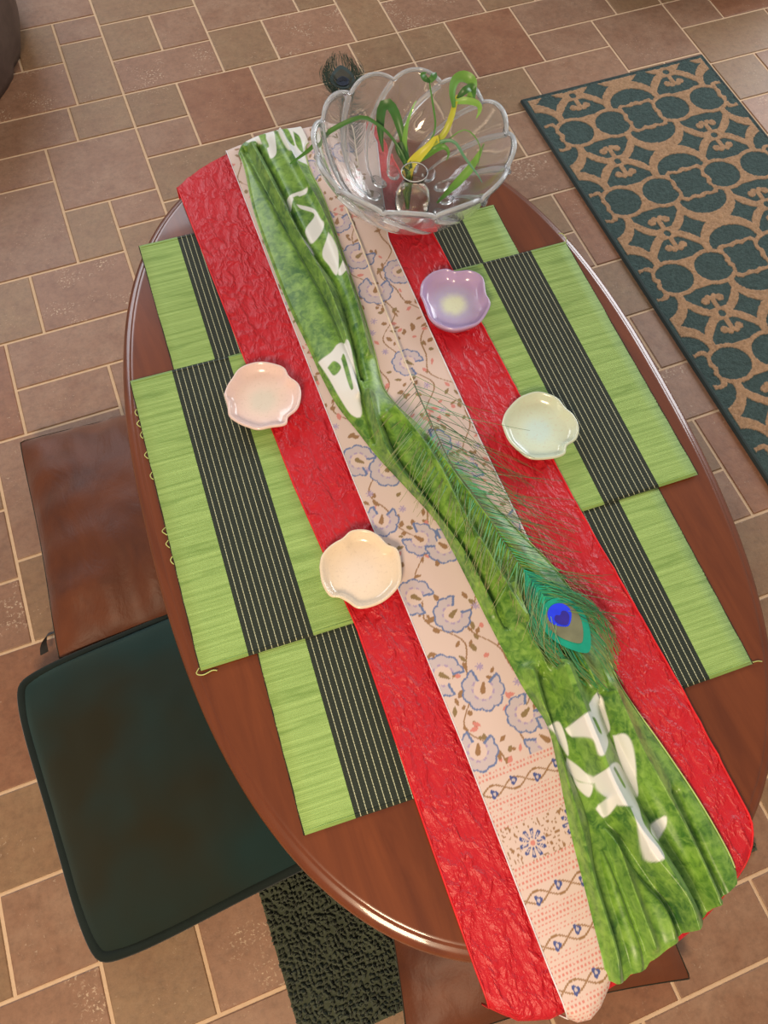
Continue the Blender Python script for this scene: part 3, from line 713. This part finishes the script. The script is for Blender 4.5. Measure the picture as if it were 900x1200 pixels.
dish([(374, 664), (376, 652), (383, 642), (392, 635), (401, 630), (412, 621), (429, 620), (443, 626), (454, 637), (465, 642), (470, 656), (470, 681), (459, 697), (443, 708), (421, 713), (407, 705), (397, 700), (386, 698), (377, 683)],
     'plain cream flower-shaped ceramic dish, nearest of the four, its rim touched by the feather', m_ceramic('cream_glaze', lin(238, 218, 196), lin(232, 212, 186), lin(236, 218, 200)), ZD)
dish([(492, 344), (493, 334), (497, 326), (507, 318), (522, 314), (534, 317), (551, 316), (566, 324), (570, 343), (575, 353), (573, 362), (564, 376), (553, 382), (534, 386), (517, 382), (504, 373), (499, 362), (496, 353)],
     'iridescent lilac flower-shaped ceramic dish, closest to the glass bowl', m_ceramic('lilac_glaze', lin(186, 178, 212), lin(186, 160, 200), lin(224, 230, 200)), ZD, .024)
dish([(588, 496), (591, 485), (597, 476), (607, 466), (617, 461), (629, 458), (641, 460), (654, 466), (663, 477), (673, 486), (679, 500), (676, 514), (665, 522), (662, 532), (646, 537), (622, 537), (607, 527), (595, 514)],
     'pale mint flower-shaped ceramic dish overlapping the red satin and the right placemat', m_ceramic('mint_glaze', lin(212, 226, 206), lin(206, 214, 190), lin(204, 226, 220)), ZD)

# ------------------------------------------------------------------ peacock feathers
def feather(name, label, rach, zbase, eye_at, scale, barb_from, long_left, long_right, lift, seed=1, arch=None, tint=1.0):
    """rach: rachis as 3-D polyline from quill to eye"""
    root = empty(name, tuple(rach[0])); tag(root, label, 'feather', 'peacock feathers')
    o3 = rach[0]; R_ = spline(rach, 160) - o3; rr = np.random.default_rng(seed)
    v, f = tube(R_, np.r_[np.linspace(.0016, .0012, 70), np.linspace(.0012, .0004, 90)] * scale, 7); mesh_obj('quill', v[:77 * 7], f[:76 * 7], M_SHAFT, root); mesh_obj('shaft', v[76 * 7:], f[76 * 7:] - 76 * 7, M_SHAFT2, root)
    T = np.gradient(R_, axis=0); T /= np.linalg.norm(T, axis=1, keepdims=True)
    nrm = np.array([0, 0, 1.]); Sd = np.cross(T, nrm); Sd /= np.linalg.norm(Sd, axis=1, keepdims=True)   # points to the right of travel
    DK = lambda c: tuple(x * tint for x in c)
    cols = [lin(50, 130, 84), lin(84, 170, 112), lin(120, 150, 76), lin(50, 66, 40), lin(70, 180, 130)]
    VV = []; FF = []; CC = []; n = 0
    def add(path, w, c0, c1, up=nrm):
        nonlocal n
        vv, ff = ribbon(path, w, up); c0, c1 = DK(c0), DK(c1); VV.append(vv); FF.append(ff + n); n += len(vv)
        k = np.repeat(np.linspace(0, 1, len(path)), 2)[:, None]; CC.append(np.array(c0) * (1 - k) + np.array(c1) * k)
    i0 = int(barb_from * 159)
    for side, Lm, cnt in ((1, long_left, 125), (-1, long_right, 125)):
        for k in range(cnt):
            q = (k + rr.uniform(0, .9)) / cnt; q = q ** .8; i = min(159, int(i0 + q * (159 - i0)))
            dens = min(1, q * 2.2 + .25)
            if rr.random() > dens: continue
            L = Lm * scale * (1.15 - .55 * q) * rr.uniform(.55, 1.1); p = R_[i]
            a0 = rr.uniform(.62, .86) if side > 0 else rr.uniform(.75, 1.02); bend = rr.uniform(-.15, .45)
            m = 9; path = [p]; ang = a0
            for j in range(m):
                ang += (-bend if rr.random() < .9 else .3) * .16; d = T[i] * math.cos(ang) + (-Sd[i]) * side * math.sin(ang)
                path.append(path[-1] + d * L / m)
            path = np.array(path); kk = np.linspace(0, 1, m + 1)
            path[:, 2] += lift * np.sin(kk * PI * .8) * rr.uniform(.5, 1.4) + kk * rr.uniform(-.0, .004)
            path[:, 2] = np.maximum(path[:, 2], p[2] - .004)
            c = cols[rr.integers(len(cols))]
            tip = lin(66, 84, 44) if side > 0 else lin(150, 140, 92)
            add(path, np.linspace(.0010, .0005, m + 1) * scale, c, tip)
    # dense barbs sweeping round the eye
    E = R_[-1]; ax = T[-1]; sx = Sd[-1]
    for side in (1, -1):
        for k in range(110):
            q = k / 110; back = -.075 + .085 * q; p = E + ax * back * scale; wmax = (.010 + .032 * math.sin(PI * min(1, q * .9 + .12))) * scale * rr.uniform(.8, 1.15)
            L = (.085 + .02 * rr.random()) * scale; kk = np.linspace(0, 1, 12)[:, None]
            path = p + ax * (kk * L) + sx * (-side) * wmax * np.sin(kk * PI * .72) ** .8 + sx * (-side) * kk * .004 * rr.normal()
            path[:, 2] += .0012 + .0014 * rr.random()
            c = [lin(20, 150, 125), lin(34, 175, 135), lin(60, 150, 95), lin(30, 110, 90)][rr.integers(4)]
            add(path, .0008 * scale, c, [lin(50, 120, 60), lin(120, 120, 60)][rr.integers(2)])
    V = np.vstack(VV); F = np.vstack(FF); o = big_mesh('barbs', V, F, M_BARB, root, np.vstack(CC), smooth=False); o['kind'] = 'stuff'
    # eye: nested teardrops
    def tear(nm, Lf, Lb, wd_, off, z, mat, heart=0., par=None):
        a = np.linspace(0, 2 * PI, 49)[:-1]; x = np.where(np.cos(a) > 0, Lf, Lb) * np.cos(a); taper = np.where(np.cos(a) > 0, (1 - .45 * np.cos(a) ** 2), 1)
        y = wd_ * np.sin(a) * taper; x = x + heart * np.exp(-((a - PI + 0) / .35) ** 2)
        P = E + ax * ((x + off) * scale)[:, None] + sx * (y * scale)[:, None]; P[:, 2] += z
        c = E + ax * off * scale; c = c + [0, 0, z + .0006]
        Vv = np.vstack([P, c]); Ff = [(i, (i + 1) % 48, 48) for i in range(48)]
        return mesh_obj(nm, Vv, Ff, mat, par or root)
    ey = tear('eye', .050, .031, .029, .008, .0036, FE['teal']); tear('bronze_ring', .036, .023, .0215, .0075, .0043, FE['bronze'], par=ey)
    tear('blue_ring', .0175, .0155, .0160, .0, .0050, FE['blue'], par=ey); tear('dark_heart', .0120, .0072, .0102, .0035, .0057, FE['dark'], .0040, ey)
    return root
FE = {'teal': m_simple('feather_teal', lin(14, 150, 124), .35, .6), 'bronze': m_simple('feather_bronze', lin(116, 118, 92), .4, .6),
      'blue': m_simple('feather_blue', lin(34, 62, 255), .35, .6), 'dark': m_simple('feather_indigo', lin(46, 36, 150), .35, .6)}
FZ = TOP + .030
fr = [at(u, v, z) for (u, v, z) in [(405, 242, TOP + .016), (424, 289, TOP + .018), (453, 367, TOP + .020), (480, 437, TOP + .022), (503, 490, TOP + .034), (530, 545, TOP + .040), (560, 586, TOP + .041), (589, 633, TOP + .040), (624, 682, TOP + .038), (655, 722, TOP + .038)]]
feather('peacock_feather', 'peacock feather with a blue eye lying diagonally across the green scarf', fr, FZ, None, 1.0, .44, .165, .110, .006, 4)
fr2 = [at(u, v, z) for (u, v, z) in [(418, 196, TOP + .016), (412, 165, TOP + .018), (408, 135, TOP + .02), (404, 112, TOP + .02), (402, 98, TOP + .02)]]
FE_keep = dict(FE); FE.update(teal=m_simple('feather_slate', lin(52, 66, 66), .5), bronze=m_simple('feather_umber', lin(62, 58, 46), .5), blue=m_simple('feather_navy', lin(30, 40, 60), .5), dark=m_simple('feather_ink', lin(18, 22, 34), .5))
feather('peacock_feather', 'dark peacock feather tip sticking out behind the glass bowl', fr2, FZ, None, .78, .1, .085, .07, .004, 9, tint=.12)

# ------------------------------------------------------------------ crystal bowl, vase and leaves
BC = np.array([.442, .958]); BZ = TOP + .0125
bowl = empty('crystal_bowl', (BC[0], BC[1], BZ)); tag(bowl, 'large swirled crystal glass bowl with a scalloped rim at the far end of the table', 'bowl')
nth, npt = 288, 30
def bowl_surface(outer):
    k = np.linspace(0, 1, npt)[None, :]; th = (np.arange(nth) * 2 * PI / nth)[:, None]
    ph = th + .95 * k ** 1.1; wv = np.abs(np.cos(6 * ph))
    r = .040 + .115 * k ** .62 * (1 - .05 * (1 - k)); z = .006 + .112 * k ** 1.55
    amp = np.clip(k * 1.6, 0, 1)
    if outer:
        r = r + amp * (.0085 * (wv ** .7) - .0035) + .0060 * amp * np.exp(-((wv - .0) / .15) ** 2)
    else:
        r = r - .0040 + amp * (.0055 * (wv ** .7) - .0035) - .0015 * amp * np.exp(-(wv / .2) ** 2); z = z + .0030
    z = z + np.clip((k - .72) / .28, 0, 1) ** 1.5 * (.017 * wv ** .55 - .008)
    return np.stack([r * np.cos(th), r * np.sin(th), z + 0 * th], -1)
O, I = bowl_surface(True), bowl_surface(False)
V = np.vstack([O.reshape(-1, 3), I.reshape(-1, 3)]); n = nth * npt
F = [tuple(x) for x in grid_faces(nth, npt, True)] + [tuple(x[::-1]) for x in grid_faces(nth, npt, True, n)]
# rounded rim
mid = (O[:, -1] + I[:, -1]) / 2 + [0, 0, .0016]; V = np.vstack([V, mid])
for i in range(nth):
    j = (i + 1) % nth; F.append((i * npt + npt - 1, j * npt + npt - 1, 2 * n + j, 2 * n + i)); F.append((2 * n + i, 2 * n + j, n + j * npt + npt - 1, n + i * npt + npt - 1))
F.append(tuple(i * npt for i in reversed(range(nth)))); F.append(tuple(n + i * npt for i in range(nth)))
fix_normals(mesh_obj('bowl_body', V, F, M_GLASS, bowl))
rimline = mid + [0, 0, -.001]; v, f = tube(rimline, .0033, 8, closed=True); mesh_obj('rim', v, f, M_RIM, bowl)  # added tube, whitened so the rim looks bright with reflections
kk = np.linspace(.10, .985, 40)
for q in range(12):                                  # a swirling rib between every two petals
    ph = PI / 12 + q * PI / 6; th = ph - .95 * kk ** 1.1
    r = .040 + .115 * kk ** .62 * (1 - .05 * (1 - kk)) - .0035 * np.clip(kk * 1.6, 0, 1) + .0045 * np.clip(kk * 1.6, 0, 1); z = .006 + .112 * kk ** 1.55 + np.clip((kk - .72) / .28, 0, 1) ** 1.5 * -.008
    v, f = tube(np.stack([r * np.cos(th), r * np.sin(th), z + .001], -1), np.linspace(.0022, .0042, 40), 8); mesh_obj('rib', v, f, M_RIB, bowl)
# twelve raised glass petals round the foot
for k in range(12):
    a = k * PI / 6 + .1; v = []; f = []
    bm = bmesh.new(); bmesh.ops.create_uvsphere(bm, u_segments=14, v_segments=9, radius=1)
    for q in bm.verts:
        q.co = Vector((q.co.x * .015, q.co.y * .0105, q.co.z * .0060)); q.co.x += .062; q.co.z += .0062 + max(0, q.co.x - .062) * .35
    bmesh.ops.rotate(bm, verts=bm.verts, cent=(0, 0, 0), matrix=Matrix.Rotation(a, 3, 'Z'))
    me = bpy.data.meshes.new('foot_petal'); bm.to_mesh(me); bm.free(); link('foot_petal', me, M_GLASS, bowl)
VB = np.array([*at(482, 252, BZ + .014)[:2], BZ + .0125])
vase = empty('bud_vase', tuple(VB)); tag(vase, 'small clear glass bud vase of cloudy water standing inside the crystal bowl', 'vase')
vp = [(0, 0), (.019, 0), (.0245, .004), (.0275, .018), (.0285, .035), (.0265, .05), (.021, .062), (.0165, .07), (.0165, .078), (.0205, .088), (.0212, .0892), (.0205, .0894), (.0190, .088), (.0150, .078), (.0150, .07), (.0195, .061), (.0248, .05), (.0267, .035), (.0257, .018), (.0225, .0065), (.017, .004), (0, .004)]
v, f = lathe(vp, 48); fix_normals(mesh_obj('glass', v, f, M_VASE, vase))
a_ = np.linspace(0, 2 * PI, 49)[:-1]; v, f = tube(np.stack([.0206 * np.cos(a_), .0206 * np.sin(a_), 0 * a_ + .0900], -1), .0009, 6, True); mesh_obj('rim', v, f, M_RIM, vase)  # added ring, whitened to imitate light caught on the vase mouth
v, f = lathe([(0, .0043), (.0168, .0043), (.0222, .0068), (.0254, .018), (.0264, .035), (.0245, .05), (.0192, .061), (.0160, .066), (0, .066)], 40); fix_normals(mesh_obj('water', v, f, M_WATER, vase))

plant = empty('lily_cuttings', (VB[0], VB[1], VB[2] + .01)); tag(plant, 'drooping green and yellowing leaf cuttings standing in the bud vase', 'plant')
PO = np.array([VB[0], VB[1], VB[2] + .01])
def leafstrip(name, path_px, widths, c0, c1, flat=.0):
    P = np.array([at(u, v, z) for u, v, z in path_px]) - PO; n_ = 26; P = spline(P, n_); w = np.interp(np.linspace(0, 1, n_), np.linspace(0, 1, len(widths)), widths)
    T = np.gradient(P, axis=0); view = np.array([-.35, -.6, .75]); A = np.cross(T, view); A /= np.linalg.norm(A, axis=1, keepdims=True); N = np.cross(A, T); N /= np.linalg.norm(N, axis=1, keepdims=True)
    rows = [P + A * (w[:, None] * e) + N * (abs(e) * w[:, None] * .35) for e in (-.5, -.25, 0, .25, .5)]
    V = np.stack(rows, 1); top = V.reshape(-1, 3); bot = (V - N[:, None] * .0005).reshape(-1, 3); F = grid_faces(n_, 5)
    k = np.repeat(np.linspace(0, 1, n_), 5)[:, None]; C = np.array(c0) * (1 - k) + np.array(c1) * k
    big_mesh(name, np.vstack([top, bot]), np.vstack([F, F[:, ::-1] + len(top)]), M_LEAF, plant, np.vstack([C, C]))
Zt = BZ + .10; dg, mg, lg, yl, bg = lin(52, 96, 46), lin(86, 140, 58), lin(140, 188, 84), lin(210, 204, 66), lin(92, 150, 122)
base_px = [(480, 240, BZ + .03), (479, 200, BZ + .085)]
leafstrip('leaf', base_px + [(462, 165, Zt + .02), (440, 144, Zt + .03), (420, 138, Zt + .025), (385, 155, Zt), (362, 176, Zt - .04), (340, 192, BZ + .02)], [.002, .003, .004, .005, .007, .008, .006, .002], dg, mg)
leafstrip('leaf', base_px + [(474, 170, Zt), (464, 135, Zt + .03), (454, 121, Zt + .035), (447, 130, Zt + .03), (446, 155, Zt + .01), (449, 178, Zt - .01)], [.003, .004, .006, .010, .014, .016, .012, .002], mg, dg)
leafstrip('leaf', base_px + [(474, 178, Zt), (476, 150, Zt + .02), (484, 125, Zt + .03), (488, 118, Zt + .03)], [.003, .006, .009, .008, .004, .001], mg, lg)
leafstrip('leaf', base_px + [(472, 178, Zt), (468, 168, Zt + .01), (466, 175, Zt + .004), (472, 190, Zt - .01)], [.003, .008, .013, .013, .009, .002], dg, dg)
leafstrip('leaf', base_px + [(492, 182, Zt), (502, 172, Zt + .01), (512, 160, Zt + .02), (514, 168, Zt + .01)], [.003, .006, .014, .016, .010, .001], yl, yl)
leafstrip('leaf', base_px + [(498, 175, Zt), (518, 160, Zt + .01), (528, 140, Zt + .03), (533, 122, Zt + .04), (537, 112, Zt + .045)], [.003, .004, .006, .009, .010, .009, .006], mg, yl)
leafstrip('leaf', [(532, 126, Zt + .04), (530, 108, Zt + .05), (534, 94, Zt + .055), (544, 90, Zt + .055), (553, 96, Zt + .05), (552, 110, Zt + .045), (544, 120, Zt + .04)], [.005, .009, .013, .017, .016, .012, .003], mg, lg)
leafstrip('leaf', [(534, 118, Zt + .04), (545, 106, Zt + .055), (554, 104, Zt + .05), (556, 116, Zt + .045)], [.003, .011, .011, .002], dg, mg)
leafstrip('leaf', [(532, 120, Zt + .04), (546, 118, Zt + .045), (560, 122, Zt + .04), (562, 130, Zt + .03), (558, 139, Zt + .02)], [.006, .011, .010, .007, .001], lg, lg)
leafstrip('leaf', base_px + [(500, 172, Zt), (510, 150, Zt + .01), (507, 120, Zt + .03), (504, 102, Zt + .04), (503, 90, Zt + .05)], [.002, .003, .003, .003, .003, .003, .002], mg, mg)
leafstrip('leaf', [(504, 96, Zt + .045), (498, 92, Zt + .05), (495, 87, Zt + .05), (500, 85, Zt + .05)], [.004, .009, .007, .001], dg, mg)
leafstrip('leaf', [(504, 96, Zt + .045), (508, 90, Zt + .05), (511, 85, Zt + .05)], [.006, .011, .002], mg, dg)
leafstrip('leaf', base_px + [(505, 172, Zt), (530, 165, Zt + .01), (545, 185, Zt - .01), (560, 205, Zt - .03), (565, 214, Zt - .04)], [.002, .003, .004, .005, .005, .004, .001], mg, bg)
leafstrip('leaf', base_px + [(520, 168, Zt - .005), (545, 152, Zt + .01), (562, 170, Zt), (560, 195, Zt - .02)], [.001, .002, .002, .002, .002, .001], lg, mg)
leafstrip('leaf', [(512, 238, BZ + .02), (524, 226, BZ + .025), (538, 212, BZ + .035), (552, 196, BZ + .05), (563, 178, BZ + .065), (568, 168, BZ + .075)], [.003, .008, .013, .014, .009, .002], mg, lg)
leafstrip('leaf', base_px + [(505, 178, Zt - .01), (520, 172, Zt), (526, 180, Zt - .01), (523, 188, Zt - .02)], [.002, .004, .008, .012, .010, .001], lg, mg)

# ------------------------------------------------------------------ cushions
def cushion_geo(w, h, th, n=44, pinch=.05, seed=0, rnd=.0, pk=.05):
    a = np.linspace(-1, 1, n); U, Vv = np.meshgrid(a, a, indexing='ij')
    px_ = U * (1 - pinch * (1 - U ** 2) * 0 - pinch * (1 - Vv ** 2)); py_ = Vv * (1 - pinch * (1 - U ** 2))
    prof = ((1 - U ** 2).clip(0) ** .60) * ((1 - Vv ** 2).clip(0) ** .60)
    cr = 1 - rnd * (U ** 2 * Vv ** 2) ** 2; px_ = px_ * cr; py_ = py_ * cr
    nz = vnoise(U * 3.1 + 9, Vv * 3.1, seed) * .09 + vnoise(U * 7, Vv * 7, seed + 1) * .035
    # seam puckers running in from the edges
    puck = pk * np.sin(U * 19 + seed) * np.clip(abs(Vv) - .45, 0, 1) * 1.2 + pk * np.sin(Vv * 17 + seed) * np.clip(abs(U) - .45, 0, 1) * 1.2
    zt = th / 2 * prof * (1 + nz + puck); zb = -th / 2 * prof ** .6 * .97
    T = np.stack([px_ * w / 2, py_ * h / 2, zt + th / 2], -1); B = np.stack([px_ * w / 2, py_ * h / 2, np.maximum(zb + th / 2, .0006)], -1)
    F = grid_faces(n, n); V = np.vstack([T.reshape(-1, 3), B.reshape(-1, 3)])
    loop = [T[i, 0] for i in range(n)] + [T[-1, j] for j in range(1, n)] + [T[i, -1] for i in range(n - 2, -1, -1)] + [T[0, j] for j in range(n - 2, 0, -1)]
    return V, np.vstack([F, F[:, ::-1] + n * n]), np.array(loop)
def cushion(name, label, c, rz, w, h, th, mat, cord=None, seed=0, pinch=.05, crad=.008, rnd=0., pk=.05):
    root = empty(name, (c[0], c[1], .0), math.radians(rz)); tag(root, label, 'cushion')
    V, F, loop = cushion_geo(w, h, th, seed=seed, pinch=pinch, rnd=rnd, pk=pk)
    ca, sa = math.cos(math.radians(rz)), math.sin(math.radians(rz))      # the cushion gives way where it lies on the shag mat
    wx, wy = c[0] + V[:, 0] * ca - V[:, 1] * sa, c[1] + V[:, 0] * sa + V[:, 1] * ca
    on = (wx > SX0 - .01) & (wx < SX1 + .01) & (wy > SY0 - .01) & (wy < SY1 + .01); V[on, 2] = np.maximum(V[on, 2], .0175)
    big_mesh('cover', V, F, mat, root)
    if cord is not None:
        L = np.vstack([loop, loop[:1]]); k = resample(L, 260)[:-1]
        for _ in range(3): k = (np.roll(k, 1, 0) + k * 2 + np.roll(k, -1, 0)) / 4
        v, f = tube(k, crad, 8, closed=True); mesh_obj('piping', v, f, cord, root)
    else:
        L = np.vstack([loop, loop[:1]]); k = resample(L, 200)[:-1]; v, f = tube(k, .0012, 5, closed=True); mesh_obj('seam', v, f, M_BLACKTHREAD, root)
    return root
cushion('velvet_cushion', 'dark green velvet cushion with thick piping on the floor left of the table', (-.190, .296), 4.5, .49, .49, .17, M_VELVET, M_CORD, 3, .03, .009, .07)
bp = cushion('leather_pillow', 'brown leather throw pillow on the floor behind the dark green cushion', (-.135, .757), -2, .465, .475, .15, M_LEATHER, None, 11, .045, rnd=.03, pk=.22)
v, f = ribbon(spline([(-.226, -.17, .05), (-.243, -.174, .058), (-.256, -.184, .046), (-.262, -.196, .03)], 10), .016, (0, .8, .6)); fb = f[:, ::-1]
mesh_obj('fabric_tag', np.vstack([v, v + [0, 0, -.001]]), np.vstack([f, fb + len(v)]), M_TAGCLOTH, bp)
cushion('leather_pillow', 'brown leather pillow poking out from under the near end of the table', (.243, -.052), -8.5, .45, .44, .12, M_LEATHER, None, 23, .06, pk=.2)

# ------------------------------------------------------------------ poufs cut off by the frame
def pouf(name, label, c, R, H, mat):
    root = empty(name, (c[0], c[1], 0)); tag(root, label, 'pouf')
    nn = 64; k = [(0, .0), (.86, .0), (.95, .03), (1.0, .2), (1.02, .5), (1.0, .78), (.93, .93), (.80, .985), (.4, 1.01), (0, 1.02)]
    pr = spline([(a * R, b * H) for a, b in k], 40); pr[:, 0] = pr[:, 0].clip(0); pr[:, 1] = pr[:, 1].clip(.0005)
    v, f = lathe(pr, nn); r = np.hypot(v[:, 0], v[:, 1]); a = np.arctan2(v[:, 1], v[:, 0]); s_ = 1 - .02 * (np.cos(a * 16) > .96) * (r > .3 * R); v[:, 0] *= s_; v[:, 1] *= s_
    mesh_obj('cover', v, f, mat, root)
    a = np.linspace(0, 2 * PI, 97)[:-1]; v, f = tube(np.stack([R * .935 * np.cos(a), R * .935 * np.sin(a), np.full(96, H * .935)], -1), .005, 6, True); mesh_obj('piping', v, f, mat, root)
M_DARKL = m_simple('dark_taupe_leather', lin(78, 62, 54), .5); M_DARKL2 = m_simple('black_brown_leather', lin(34, 26, 20), .5)
pouf('floor_pouf', 'taupe leather pouf cut off by the top left corner of the photo', (-.555, 2.36), .44, .34, M_DARKL)
pouf('floor_pouf', 'very dark leather pouf cut off by the top right corner of the photo', (2.02, 2.17), .33, .34, M_DARKL2)
